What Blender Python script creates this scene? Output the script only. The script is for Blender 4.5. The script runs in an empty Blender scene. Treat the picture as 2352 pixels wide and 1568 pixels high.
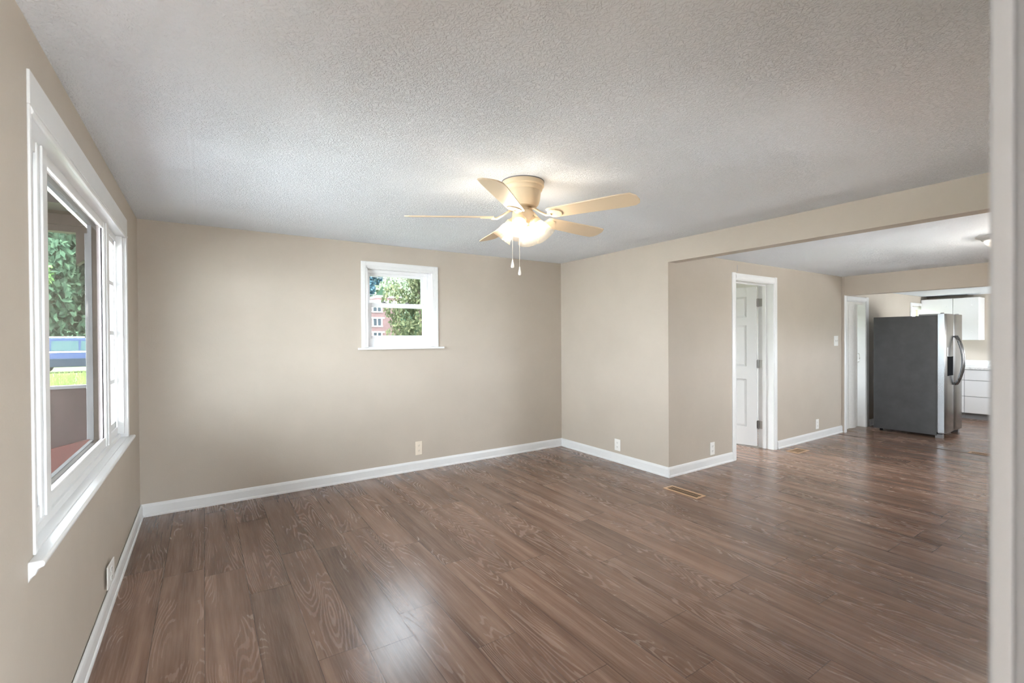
import bpy, bmesh, math, random
from mathutils import Matrix, Vector, Euler

random.seed(7)
S = bpy.context.scene
COL = S.collection

# ------------------------------------------------------------------ camera
F_PX, YAW, ROLL, PITCH, CAM_Z = 1071.66, 0.58341, -0.006021, -0.007723, 1.43

def cam_vec(rr, uu, dd):
    r = rr * math.cos(ROLL) - uu * math.sin(ROLL)
    u2 = rr * math.sin(ROLL) + uu * math.cos(ROLL)
    d = dd * math.cos(PITCH) - u2 * math.sin(PITCH)
    z = dd * math.sin(PITCH) + u2 * math.cos(PITCH)
    return Vector((r * math.cos(YAW) + d * math.sin(YAW), -r * math.sin(YAW) + d * math.cos(YAW), z))

cam_data = bpy.data.cameras.new('camera')
cam_data.sensor_width = 36.0
cam_data.lens = 36.0 * F_PX / 2352.0
cam_data.clip_start = 0.02
cam_data.clip_end = 400
cam_data.dof.use_dof = True
cam_data.dof.focus_distance = 3.6
cam_data.dof.aperture_fstop = 3.0
cam = bpy.data.objects.new('camera', cam_data)
COL.objects.link(cam)
rot = Matrix((cam_vec(1, 0, 0), cam_vec(0, 1, 0), -cam_vec(0, 0, 1))).transposed()
cam.matrix_world = Matrix.Translation((0, 0, CAM_Z)) @ rot.to_4x4()
S.camera = cam

# ------------------------------------------------------------------ exposure
S.view_settings.view_transform = 'Standard'
S.view_settings.look = 'None'
S.view_settings.gamma = 1.0
S.view_settings.use_curve_mapping = False
S.view_settings.exposure = 0.90

# ------------------------------------------------------------------ sky, sun
SKY_STRENGTH = 20.0
SUN_ENERGY = 25.0
world = bpy.data.worlds.new('sky')
S.world = world
world.use_nodes = True
wn = world.node_tree
bg = wn.nodes['Background']
bg.inputs['Color'].default_value = (0.87, 0.945, 1.0, 1)
bg.inputs['Strength'].default_value = SKY_STRENGTH

sun_d = bpy.data.lights.new('sun', 'SUN')
sun_d.energy = SUN_ENERGY
sun_d.angle = 0.02
sun_d.color = (1.0, 0.95, 0.86)
sun = bpy.data.objects.new('sun', sun_d)
COL.objects.link(sun)
sun.rotation_euler = Vector((-0.42, 0.55, -0.95)).to_track_quat('-Z', 'Y').to_euler()

def portal(name, loc, direction, sx, sy):
    d = bpy.data.lights.new(name, 'AREA')
    d.shape = 'RECTANGLE'
    d.size, d.size_y = sx, sy
    d.cycles.is_portal = True
    o = bpy.data.objects.new(name, d)
    COL.objects.link(o)
    o.location = loc
    o.rotation_euler = Vector(direction).to_track_quat('-Z', 'Y').to_euler()
    return o

# ------------------------------------------------------------------ dimensions
XL, YA, XB, YC, XD = -0.442, 4.787, 3.938, 3.082, 7.904
ZC, ZC2, ZC3, ZB, ZH = 2.405, 2.305, 2.15, 2.189, 2.025
YE, XK, YS = 3.05, 11.45, 0.13
T = 0.127

# ------------------------------------------------------------------ node helper
class G:
    def __init__(self, name):
        self.m = bpy.data.materials.new(name)
        self.m.use_nodes = True
        self.t = self.m.node_tree
        self.t.nodes.clear()
        self.out = self.t.nodes.new('ShaderNodeOutputMaterial')
    def put(self, sock, val):
        if val is None:
            return
        if hasattr(val, 'is_output'):
            self.t.links.new(val, sock)
        elif isinstance(val, (tuple, list)) and len(val) == 3 and sock.type == 'RGBA':
            sock.default_value = (*val, 1)
        else:
            sock.default_value = val
    def n(self, kind, *ins, **props):
        nd = self.t.nodes.new('ShaderNode' + kind)
        named = props.pop('ins', {})
        for k, v in props.items():
            setattr(nd, k, v)
        for i, v in enumerate(ins):
            self.put(nd.inputs[i], v)
        for k, v in named.items():
            self.put(nd.inputs[k], v)
        return nd
    def math(self, op, a, b=None, c=None, clamp=False):
        nd = self.n('Math', a, b, c, operation=op, use_clamp=clamp)
        return nd.outputs[0]
    def vec(self, x, y, z):
        return self.n('CombineXYZ', x, y, z).outputs[0]
    def pos(self):
        return self.n('NewGeometry').outputs['Position']
    def objpos(self):
        return self.n('TexCoord').outputs['Object']
    def noise(self, vec, scale, detail=3.0, rough=0.5, dist=0.0):
        nd = self.n('TexNoise', ins={'Vector': vec, 'Scale': scale, 'Detail': detail, 'Roughness': rough, 'Distortion': dist})
        return nd.outputs['Fac']
    def ramp(self, fac, stops, interp='LINEAR'):
        nd = self.n('ValToRGB', fac)
        r = nd.color_ramp
        r.interpolation = interp
        while len(r.elements) < len(stops):
            r.elements.new(0.5)
        for e, (p, c) in zip(r.elements, stops):
            e.position = p
            e.color = (*c, 1) if len(c) == 3 else c
        return nd.outputs['Color']
    def mix(self, f, a, b, mode='MIX'):
        nd = self.n('Mix', data_type='RGBA', blend_type=mode)
        self.put(nd.inputs[0], f)
        self.put(nd.inputs[6], a)
        self.put(nd.inputs[7], b)
        return nd.outputs[2]
    def mapr(self, v, a, b, c, d):
        return self.n('MapRange', v, a, b, c, d).outputs[0]
    def bump(self, h, strength, dist=0.01, normal=None):
        return self.n('Bump', ins={'Height': h, 'Strength': strength, 'Distance': dist, 'Normal': normal}).outputs[0]
    def pbr(self, color, rough=0.5, metal=0.0, normal=None, spec=0.5, **kw):
        nd = self.n('BsdfPrincipled')
        self.put(nd.inputs['Base Color'], color)
        self.put(nd.inputs['Roughness'], rough)
        self.put(nd.inputs['Metallic'], metal)
        self.put(nd.inputs['Specular IOR Level'], spec)
        if normal is not None:
            self.put(nd.inputs['Normal'], normal)
        for k, v in kw.items():
            self.put(nd.inputs[k], v)
        return nd.outputs[0]
    def done(self, shader):
        self.t.links.new(shader, self.out.inputs['Surface'])
        return self.m

def lin(r, g, b):
    f = lambda c: (c / 255 / 12.92) if c / 255 <= 0.04045 else ((c / 255 + 0.055) / 1.055) ** 2.4
    return (f(r), f(g), f(b))

def simple(name, color, rough=0.5, metal=0.0, spec=0.5, var=0.0, vscale=20.0, bump=0.0, bscale=60.0):
    g = G(name)
    c = color
    nrm = None
    p = g.objpos()
    if var:
        nz = g.noise(p, vscale, 4.0)
        lo = tuple(max(0, x * (1 - var)) for x in color)
        hi = tuple(min(1, x * (1 + var)) for x in color)
        c = g.ramp(nz, [(0.3, lo), (0.7, hi)])
    if bump:
        nrm = g.bump(g.noise(p, bscale, 3.0), bump, 0.004)
    return g.done(g.pbr(c, rough, metal, nrm, spec))

M = {}
# painted drywall with a light orange-peel texture
def wall_mat(name, col):
    g = G(name)
    p = g.pos()
    h1 = g.noise(p, 85.0, 2.0, 0.5)
    h2 = g.noise(p, 22.0, 3.0, 0.6)
    v = g.n('TexVoronoi', ins={'Vector': p, 'Scale': 34.0}).outputs['Distance']
    blob = g.mapr(v, 0.02, 0.16, 1.0, 0.0)
    h = g.math('ADD', g.math('MULTIPLY', h1, 0.55), g.math('MULTIPLY', h2, 0.6))
    h = g.math('ADD', h, g.math('MULTIPLY', blob, 0.5))
    lo = tuple(x * 0.965 for x in col)
    hi = tuple(min(1, x * 1.03) for x in col)
    c = g.ramp(g.noise(p, 2.2, 4.0, 0.6), [(0.3, lo), (0.7, hi)])
    return g.done(g.pbr(c, 0.55, 0, g.bump(h, 0.22, 0.004), 0.35))
M['wall'] = wall_mat('beige_wall_paint', lin(192, 182, 170))

def ceil_mat():
    g = G('textured_ceiling_paint')
    p = g.pos()
    warp = g.n('TexNoise', ins={'Vector': p, 'Scale': 9.0, 'Detail': 2.0}).outputs['Color']
    wv = g.n('VectorMath', p, operation='ADD')
    sc = g.n('VectorMath', warp, operation='SCALE')
    sc.inputs['Scale'].default_value = 0.06
    g.t.links.new(sc.outputs[0], wv.inputs[1])
    a = g.noise(wv.outputs[0], 52.0, 2.0, 0.55, 0.8)
    b = g.noise(p, 120.0, 2.0, 0.5)
    patch = g.mapr(g.noise(p, 1.3, 2.0), 0.35, 0.62, 0.35, 1.0)
    ridge = g.math('ABSOLUTE', g.math('SUBTRACT', a, 0.5))
    ridge = g.mapr(ridge, 0.0, 0.10, 1.0, 0.0)
    h = g.math('ADD', g.math('MULTIPLY', ridge, patch), g.math('MULTIPLY', b, 0.5))
    sx = g.math('ABSOLUTE', g.math('ADD', g.n('SeparateXYZ', p).outputs[0], 0.045))
    h = g.math('ADD', h, g.math('MULTIPLY', g.mapr(sx, 0.002, 0.012, 1.0, 0.0), 0.35))
    c = g.ramp(g.noise(p, 1.1, 3.0), [(0.3, (0.86, 0.905, 0.965)), (0.7, (0.88, 0.925, 0.985))])
    return g.done(g.pbr(c, 0.7, 0, g.bump(h, 0.65, 0.008), 0.2))
M['ceiling'] = ceil_mat()

def floor_mat():
    g = G('wood_plank_floor')
    p = g.pos()
    s = g.n('SeparateXYZ', p)
    x, y = s.outputs[0], s.outputs[1]
    u = g.math('DIVIDE', g.math('SUBTRACT', x, 0.62), 0.21)
    row = g.math('FLOOR', u)
    fu = g.math('FRACT', u)
    rr = g.n('TexWhiteNoise', noise_dimensions='1D', ins={'W': row}).outputs['Value']
    v = g.math('ADD', g.math('DIVIDE', y, 1.22), g.math('MULTIPLY', rr, 7.3))
    idx = g.math('FLOOR', v)
    fv = g.math('FRACT', v)
    wn2 = g.n('TexWhiteNoise', noise_dimensions='2D', ins={'Vector': g.vec(row, idx, 0.0)})
    pid = wn2.outputs['Value']
    du = g.math('MULTIPLY', g.math('MINIMUM', fu, g.math('SUBTRACT', 1.0, fu)), 0.21)
    dv = g.math('MULTIPLY', g.math('MINIMUM', fv, g.math('SUBTRACT', 1.0, fv)), 1.22)
    seam = g.mapr(g.math('MINIMUM', du, dv), 0.0008, 0.0024, 1.0, 0.0)
    # growth-ring contours per plank
    gv = g.vec(g.math('MULTIPLY', x, 5.2), g.math('MULTIPLY', y, 0.62), g.math('MULTIPLY', pid, 60.0))
    h = g.noise(gv, 1.0, 1.5, 0.45, 0.25)
    jit = g.noise(g.vec(g.math('MULTIPLY', x, 60.0), g.math('MULTIPLY', y, 9.0), pid), 1.0, 2.0)
    ph = g.math('ADD', g.math('MULTIPLY', h, 230.0), g.math('MULTIPLY', jit, 4.0))
    ring = g.math('ADD', g.math('MULTIPLY', g.math('SINE', ph), 0.5), 0.5)
    ring = g.math('POWER', ring, 3.2)
    area = g.mapr(g.noise(g.vec(g.math('MULTIPLY', x, 4.0), g.math('MULTIPLY', y, 1.0), g.math('MULTIPLY', pid, 33.0)), 1.0, 2.0), 0.46, 0.66, 0.05, 1.0)
    ring = g.math('MULTIPLY', ring, area)
    fib = g.noise(g.vec(g.math('MULTIPLY', x, 150.0), g.math('MULTIPLY', y, 5.0), pid), 1.0, 3.0, 0.6)
    ring = g.math('MULTIPLY', ring, g.mapr(fib, 0.3, 0.62, 0.35, 1.0))
    streak = g.noise(g.vec(g.math('MULTIPLY', x, 16.0), g.math('MULTIPLY', y, 0.8), g.math('MULTIPLY', pid, 19.0)), 1.0, 3.0, 0.55)
    base = g.ramp(streak, [(0.25, lin(86, 62, 49)), (0.5, lin(118, 90, 74)), (0.75, lin(150, 122, 105))])
    tone = g.mapr(pid, 0.0, 1.0, 0.80, 1.14)
    base = g.mix(1.0, base, g.n('CombineColor', tone, tone, tone).outputs[0], 'MULTIPLY')
    c = g.mix(g.math('MULTIPLY', ring, 0.34), base, lin(184, 157, 141))
    c = g.mix(g.math('MULTIPLY', g.mapr(fib, 0.42, 0.7, 0.0, 1.0), 0.25), c, lin(178, 152, 136))
    c = g.mix(g.math('MULTIPLY', seam, 0.75), c, lin(48, 32, 25))
    hgt = g.math('SUBTRACT', g.math('SUBTRACT', 1.0, g.math('MULTIPLY', ring, 0.35)), g.math('MULTIPLY', seam, 1.0))
    hgt = g.math('SUBTRACT', hgt, g.math('MULTIPLY', fib, 0.12))
    rough = g.math('ADD', 0.25, g.math('MULTIPLY', ring, 0.12))
    return g.done(g.pbr(c, rough, 0, g.bump(hgt, 0.10, 0.002), 0.62))
M['floor'] = floor_mat()

M['trim'] = simple('white_semigloss_trim', lin(232, 233, 234), 0.32, 0, 0.5, 0.015, 8)
M['vinyl'] = simple('white_window_vinyl', lin(236, 237, 240), 0.35)
M['door'] = simple('white_door_paint', lin(228, 229, 231), 0.4)
M['fold'] = simple('white_vinyl_folding_panel', lin(238, 237, 234), 0.45, 0, 0.5, 0.03, 30)
M['plate'] = simple('white_plastic_plate', lin(240, 239, 236), 0.35)
M['cream'] = simple('cream_plastic_plate', lin(236, 224, 208), 0.35)
M['slot'] = simple('dark_slot', (0.03, 0.028, 0.026), 0.6)
M['hinge'] = simple('satin_nickel', (0.38, 0.37, 0.36), 0.35, 1.0)
M['register'] = simple('tan_enamel_metal', lin(196, 160, 126), 0.4, 0.0, 0.5)
M['regdark'] = simple('dark_duct', (0.02, 0.012, 0.008), 0.8)
M['cab'] = simple('white_cabinet_lacquer', lin(238, 239, 241), 0.28)
M['cabin'] = simple('toe_kick_and_gap_shade_grey', lin(150, 152, 156), 0.5)
M['fanbody'] = simple('cream_enamel', lin(226, 204, 172), 0.38, 0, 0.5)
M['fanblade'] = simple('cream_blade_laminate', lin(226, 206, 178), 0.42)
M['chain'] = simple('bright_bead_chain', (0.85, 0.82, 0.76), 0.25, 0.6)
M['knob'] = simple('white_ceramic_knob', (0.92, 0.91, 0.88), 0.2)

def glass_mat(name, tint=(1, 1, 1), gloss=0.06):
    g = G(name)
    tr = g.n('BsdfTransparent', tint).outputs[0]
    gl = g.n('BsdfGlossy', (1, 1, 1), 0.02).outputs[0]
    lw = g.n('Fresnel', 1.35).outputs[0]
    f = g.math('ADD', g.math('MULTIPLY', lw, 0.28), gloss * 0.3, clamp=True)
    ms = g.n('MixShader', f, tr, gl).outputs[0]
    return g.done(ms)
M['glass'] = glass_mat('clear_window_glass', (0.95, 0.96, 0.96))
M['glass_back'] = glass_mat('view_dimming_glass', (0.62, 0.63, 0.64))  # tint added to darken the bright view outside; no screen here

def shade_mat():
    g = G('frosted_alabaster_glass')
    p = g.objpos()
    nz = g.noise(p, 30.0, 4.0, 0.6, 1.0)
    col = g.ramp(nz, [(0.3, (0.96, 0.90, 0.80)), (0.7, (1.0, 0.97, 0.92))])
    tl = g.n('BsdfTranslucent', col).outputs[0]
    df = g.n('BsdfDiffuse', col).outputs[0]
    tr = g.n('BsdfTransparent', (0.96, 0.92, 0.86)).outputs[0]
    gl = g.n('BsdfGlossy', (1, 1, 1), 0.15).outputs[0]
    a = g.n('MixShader', 0.35, tl, df).outputs[0]
    b = g.n('MixShader', 0.955, a, tr).outputs[0]
    c = g.n('MixShader', 0.02, b, gl).outputs[0]
    return g.done(c)
M['shade'] = shade_mat()

def emit(name, col, strength):
    g = G(name)
    return g.done(g.n('Emission', col, strength).outputs[0])
FAN_BULB = 62.0
M['bulb'] = emit('warm_lit_bulb', (1.0, 0.93, 0.84), FAN_BULB)
M['dome_bulb'] = emit('lit_ceiling_bulb', (1.0, 0.95, 0.89), 480.0)

def steel(name, col, rough, axis='z', scale=(1, 1, 1)):
    g = G(name)
    p = g.objpos()
    s = g.n('SeparateXYZ', p)
    v = g.vec(g.math('MULTIPLY', s.outputs[0], scale[0]), g.math('MULTIPLY', s.outputs[1], scale[1]), g.math('MULTIPLY', s.outputs[2], scale[2]))
    nz = g.noise(v, 1.0, 3.0)
    r = g.mapr(nz, 0.3, 0.7, rough - 0.012, rough + 0.012)
    return g.done(g.pbr(col, r, 1.0))
M['steel'] = steel('brushed_stainless', (0.30, 0.31, 0.325), 0.25, scale=(2, 2, 40))
M['steel_dark'] = steel('dark_brushed_handle', (0.20, 0.20, 0.205), 0.26, scale=(200, 200, 4))

def fridge_side():
    g = G('dark_grey_textured_metal')
    p = g.objpos()
    nz = g.noise(p, 240.0, 2.0)
    big = g.noise(p, 5.0, 4.0, 0.6)
    c = g.ramp(big, [(0.3, (0.05, 0.05, 0.052)), (0.7, (0.07, 0.07, 0.072))])
    return g.done(g.pbr(c, 0.42, 0.25, g.bump(nz, 0.12, 0.001), 0.5))
M['fridge_side'] = fridge_side()
M['black'] = simple('black_plastic', (0.008, 0.008, 0.009), 0.8, 0, 0.02)
M['grey_plastic'] = simple('grey_plastic', (0.22, 0.22, 0.23), 0.4)

def marble():
    g = G('white_marble_laminate')
    p = g.objpos()
    n1 = g.noise(p, 4.0, 6.0, 0.6, 1.6)
    vein = g.mapr(g.math('ABSOLUTE', g.math('SUBTRACT', n1, 0.5)), 0.0, 0.035, 1.0, 0.0)
    c = g.mix(g.math('MULTIPLY', vein, 0.55), lin(238, 238, 238), lin(172, 172, 176))
    return g.done(g.pbr(c, 0.25))
M['marble'] = marble()

def brownwood(name, c0, c1):
    g = G(name)
    p = g.pos()
    s = g.n('SeparateXYZ', p)
    v = g.vec(g.math('MULTIPLY', s.outputs[0], 30.0), g.math('MULTIPLY', s.outputs[1], 6.0), g.math('MULTIPLY', s.outputs[2], 3.0))
    c = g.ramp(g.noise(v, 1.0, 4.0, 0.6), [(0.3, c0), (0.7, c1)])
    return g.done(g.pbr(c, 0.6, 0, None, 0.12))
M['porch_wood'] = brownwood('dark_red_brown_porch_paint', (0.012, 0.0062, 0.0062), (0.023, 0.012, 0.0115))
M['porch_deck'] = brownwood('red_brown_deck_paint', (0.034, 0.010, 0.009), (0.052, 0.017, 0.014))
M['porch_dark'] = brownwood('dark_brown_beam_stain', (0.014, 0.010, 0.007), (0.028, 0.02, 0.015))
M['porch_grey'] = simple('weathered_grey_wood', (0.055, 0.055, 0.058), 0.7, 0, 0.3, 0.2, 10)
M['jamb_mauve'] = simple('mauve_brown_exterior_jamb', (0.085, 0.058, 0.056), 0.6)

def leaf_mat(name, c0, c1, c2, tr=0.25, sc=1.7):
    g = G(name)
    p = g.pos()
    nz = g.noise(p, sc, 5.0, 0.7)
    c = g.ramp(nz, [(0.3, c0), (0.5, c1), (0.68, c2)])
    d = g.n('BsdfDiffuse', c).outputs[0]
    t = g.n('BsdfTranslucent', c).outputs[0]
    return g.done(g.n('MixShader', tr, d, t).outputs[0])
M['leaf_deep'] = leaf_mat('deep_green_leaves', (0.013, 0.026, 0.017), (0.022, 0.042, 0.027), (0.036, 0.064, 0.037))
M['leaf_light'] = leaf_mat('light_green_leaves', (0.035, 0.07, 0.024), (0.055, 0.11, 0.038), (0.09, 0.16, 0.055))
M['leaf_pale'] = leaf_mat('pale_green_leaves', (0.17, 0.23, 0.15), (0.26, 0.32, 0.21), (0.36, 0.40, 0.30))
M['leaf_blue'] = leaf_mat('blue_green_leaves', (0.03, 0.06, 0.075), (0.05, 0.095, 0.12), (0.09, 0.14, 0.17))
M['leaf_olive'] = leaf_mat('olive_yellow_leaves', (0.035, 0.047, 0.03), (0.085, 0.105, 0.055), (0.21, 0.20, 0.11), 0.25, 9.0)
M['bark'] = simple('grey_brown_bark', (0.06, 0.045, 0.035), 0.9, 0, 0.2, 0.3, 12)
M['lawn'] = leaf_mat('lawn_green', (0.055, 0.07, 0.04), (0.07, 0.09, 0.05), (0.09, 0.11, 0.06), 0.0)
M['blade'] = leaf_mat('grass_blade_green', (0.042, 0.066, 0.020), (0.062, 0.090, 0.027), (0.085, 0.115, 0.037), 0.3)

def brick_mat():
    g = G('red_brick')
    p = g.objpos()
    s = g.n('SeparateXYZ', p)
    v = g.vec(g.math('ADD', s.outputs[0], s.outputs[1]), s.outputs[2], 0.0)
    b = g.n('TexBrick', ins={'Vector': v, 'Color1': (*lin(76, 56, 55), 1), 'Color2': (*lin(67, 48, 47), 1), 'Mortar': (*lin(86, 72, 70), 1), 'Scale': 1.0, 'Mortar Size': 0.012, 'Brick Width': 0.42, 'Row Height': 0.16})
    return g.done(g.pbr(b.outputs['Color'], 0.85))
M['brick'] = brick_mat()
M['white_paint'] = simple('white_exterior_paint', lin(232, 230, 226), 0.6)
M['dark_glass'] = simple('dark_window_glass', (0.018, 0.025, 0.03), 0.3, 0, 0.15)
M['car_blue'] = simple('blue_car_paint', (0.012, 0.020, 0.045), 0.6, 0.0, 0.05)
M['car_dark'] = simple('dark_lower_cladding', (0.005, 0.009, 0.014), 0.7, 0, 0.05)
M['car_glass'] = simple('teal_tinted_car_glass', (0.016, 0.034, 0.036), 0.4, 0, 0.08)
M['chrome'] = simple('bright_chrome_rail', (0.85, 0.86, 0.88), 0.15, 1.0)
M['rubber'] = simple('black_rubber', (0.015, 0.015, 0.015), 0.8)
M['wire'] = simple('black_cable', (0.03, 0.03, 0.035), 0.6)
M['cord'] = simple('yellow_cord', (0.6, 0.45, 0.12), 0.6)
M['soffit'] = simple('roof_sheathing', (0.25, 0.24, 0.23), 0.8)
M['hall'] = simple('plain_offwhite_wall', lin(214, 212, 208), 0.6)

# ------------------------------------------------------------------ mesh builder
class MB:
    def __init__(self):
        self.bm = bmesh.new()
    def box(self, x0, y0, z0, x1, y1, z1, mat=None):
        x0, x1 = sorted((x0, x1)); y0, y1 = sorted((y0, y1)); z0, z1 = sorted((z0, z1))
        vs = [self.bm.verts.new(c) for c in ((x0, y0, z0), (x1, y0, z0), (x1, y1, z0), (x0, y1, z0), (x0, y0, z1), (x1, y0, z1), (x1, y1, z1), (x0, y1, z1))]
        if mat is not None:
            for v in vs:
                v.co = mat @ v.co
        for f in ((0, 3, 2, 1), (4, 5, 6, 7), (0, 1, 5, 4), (1, 2, 6, 5), (2, 3, 7, 6), (3, 0, 4, 7)):
            self.bm.faces.new([vs[i] for i in f])
        return self
    def sweep(self, prof, a, b, ux, uz, mat=None):
        """profile points (p, q) mapped to p*ux + q*uz, swept from a to b"""
        a, b, ux, uz = Vector(a), Vector(b), Vector(ux), Vector(uz)
        r0 = [self.bm.verts.new(a + ux * p + uz * q) for p, q in prof]
        r1 = [self.bm.verts.new(b + ux * p + uz * q) for p, q in prof]
        n = len(prof)
        for i in range(n):
            j = (i + 1) % n
            self.bm.faces.new((r0[i], r0[j], r1[j], r1[i]))
        self.bm.faces.new(r0[::-1])
        self.bm.faces.new(r1)
        return self
    def lathe(self, prof, mat=None, seg=32, cap=True):
        mat = mat or Matrix.Identity(4)
        rings = []
        for r, z in prof:
            if r < 1e-6:
                rings.append([self.bm.verts.new(mat @ Vector((0, 0, z)))])
            else:
                rings.append([self.bm.verts.new(mat @ Vector((r * math.cos(2 * math.pi * k / seg), r * math.sin(2 * math.pi * k / seg), z))) for k in range(seg)])
        for a, b in zip(rings, rings[1:]):
            for k in range(seg):
                k2 = (k + 1) % seg
                if len(a) == 1 and len(b) == 1:
                    continue
                if len(a) == 1:
                    self.bm.faces.new((a[0], b[k2], b[k]))
                elif len(b) == 1:
                    self.bm.faces.new((a[k], a[k2], b[0]))
                else:
                    self.bm.faces.new((a[k], a[k2], b[k2], b[k]))
        if cap:
            if len(rings[0]) > 1:
                self.bm.faces.new(rings[0][::-1])
            if len(rings[-1]) > 1:
                self.bm.faces.new(rings[-1])
        return self
    def tube(self, pts, r, seg=8, rads=None, flat=1.0):
        pts = [Vector(p) for p in pts]
        rings = []
        for i, p in enumerate(pts):
            t = (pts[min(i + 1, len(pts) - 1)] - pts[max(i - 1, 0)]).normalized()
            up = Vector((0, 0, 1)) if abs(t.z) < 0.95 else Vector((1, 0, 0))
            a = t.cross(up).normalized()
            b = a.cross(t).normalized()
            rr = rads[i] if rads else r
            rings.append([self.bm.verts.new(p + a * rr * math.cos(2 * math.pi * k / seg) + b * rr * flat * math.sin(2 * math.pi * k / seg)) for k in range(seg)])
        for a, b in zip(rings, rings[1:]):
            for k in range(seg):
                k2 = (k + 1) % seg
                self.bm.faces.new((a[k], a[k2], b[k2], b[k]))
        self.bm.faces.new(rings[0][::-1])
        self.bm.faces.new(rings[-1])
        return self
    def sphere(self, c, r, seg=12, sz=None):
        m = Matrix.Translation(c) @ Matrix.Diagonal((r[0], r[1], r[2], 1) if isinstance(r, (tuple, list)) else (r, r, r, 1))
        bmesh.ops.create_uvsphere(self.bm, u_segments=seg, v_segments=max(6, seg // 2), radius=1.0, matrix=m)
        return self
    def poly(self, pts, thick_vec):
        a = [self.bm.verts.new(Vector(p)) for p in pts]
        b = [self.bm.verts.new(Vector(p) + Vector(thick_vec)) for p in pts]
        n = len(pts)
        self.bm.faces.new(a)
        self.bm.faces.new(b[::-1])
        for i in range(n):
            j = (i + 1) % n
            self.bm.faces.new((a[j], a[i], b[i], b[j]))
        return self
    def build(self, name, mat, parent=None, off=(0, 0, 0), bevel=0.0, smooth=False, loc=None, segs=2):
        bm = self.bm
        bmesh.ops.recalc_face_normals(bm, faces=bm.faces)
        off = Vector(off)
        if off.length:
            bmesh.ops.translate(bm, verts=bm.verts, vec=-off)
        me = bpy.data.meshes.new(name)
        bm.to_mesh(me)
        bm.free()
        me.materials.append(mat)
        if smooth:
            for p in me.polygons:
                p.use_smooth = True
        o = bpy.data.objects.new(name, me)
        COL.objects.link(o)
        if parent is not None:
            o.parent = parent
        elif off.length:
            o.location = off
        if bevel:
            b = o.modifiers.new('bevel', 'BEVEL')
            b.width = bevel
            b.segments = segs
            b.limit_method = 'ANGLE'
            b.angle_limit = math.radians(40)
        if smooth:
            es = o.modifiers.new('edges', 'EDGE_SPLIT')
            es.split_angle = math.radians(42)
        return o

def tag(o, label=None, cat=None, kind=None, group=None):
    if label: o['label'] = label
    if cat: o['category'] = cat
    if kind: o['kind'] = kind
    if group: o['group'] = group
    return o

def root(name, loc, label, cat, kind=None, group=None, rotz=0.0):
    o = bpy.data.objects.new(name, None)
    o.empty_display_size = 0.1
    COL.objects.link(o)
    o.location = loc
    o.rotation_euler = (0, 0, rotz)
    return tag(o, label, cat, kind, group)

ST = 'structure'
# ================================================================== room shell
tag(MB().box(XL - .16, YS - 1.6, -.12, XK + .15, YA + .15, 0).build('floor', M['floor']),
    'brown wood plank floor running through all the rooms', 'floor', ST)
c = MB().box(XL - .16, YS - .12, ZC, XB + .02, YA + .15, ZC + .15)
tag(c.build('ceiling', M['ceiling']), 'white stippled ceiling above the ceiling fan', 'ceiling', ST)
tag(MB().box(XB + T, YS - .12, ZC2, XD + .02, YC + .1, ZC2 + .15).build('ceiling', M['ceiling']),
    'white ceiling of the middle room with a round flush light', 'ceiling', ST)
tag(MB().box(XD + .1, -1.6, ZC3, XK + .15, YE + .1, ZC3 + .3).build('ceiling', M['ceiling']),
    'low white ceiling strip above the kitchen cabinets', 'ceiling', ST)

# left wall with the big window opening
WL0, WL1, WZ0, WZ1 = 2.006, 4.10, 0.775, 2.14
w = MB()
xo = XL - .15
w.box(xo, YS - 1.6, 0, XL, WL0, ZC + .1).box(xo, WL1, 0, XL, YA + .15, ZC + .1)
w.box(xo, WL0, 0, XL, WL1, WZ0 - .02).box(xo, WL0, WZ1, XL, WL1, ZC + .1)
tag(w.build('wall_left', M['wall']), 'beige left wall around the large window', 'wall', ST)
# back wall with the small window opening
BX0, BX1, BZ0, BZ1 = 1.385, 2.118, 1.338, 2.158
w = MB()
w.box(XL - .15, YA, 0, BX0, YA + .15, ZC + .1).box(BX1, YA, 0, XB + .15, YA + .15, ZC + .1)
w.box(BX0, YA, 0, BX1, YA + .15, BZ0).box(BX0, YA, BZ1, BX1, YA + .15, ZC + .1)
tag(w.build('wall_back', M['wall']), 'beige back wall around the small window', 'wall', ST)
# right stub wall and beam as one plastered piece
w = MB().box(XB, YC, 0, XB + T, YA, ZC + .1)
tag(w.build('wall_right', M['wall']), 'beige stub wall right of the small window with one white outlet', 'wall', ST)
tag(MB().box(XB, YS - .02, ZB, XB + T, YC, ZC + .1).build('trim_1', M['wall']),
    'beige painted beam between the fan room and the middle room', 'beam', ST)
# middle room wall with panel door opening
DX0, DX1, DZ = 5.126, 5.985, 2.10
WT = 0.19
w = MB()
w.box(XB + T, YC, 0, DX0, YC + WT, ZC2 + .25).box(DX1, YC, 0, XD - .01, YC + WT, ZC2 + .2).box(DX0, YC, DZ, DX1, YC + WT, ZC2 + .2)
wm = tag(w.build('wall_middle', M['wall']), 'beige wall around the white panel door', 'wall', ST)
tag(MB().box(5.169, YC - .001, 2.185, 5.179, YC + .002, 2.26).build('bare_joint', simple('bare_grey_joint', lin(172, 172, 174), 0.7), wm), 'unpainted grey joint above the door')
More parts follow.
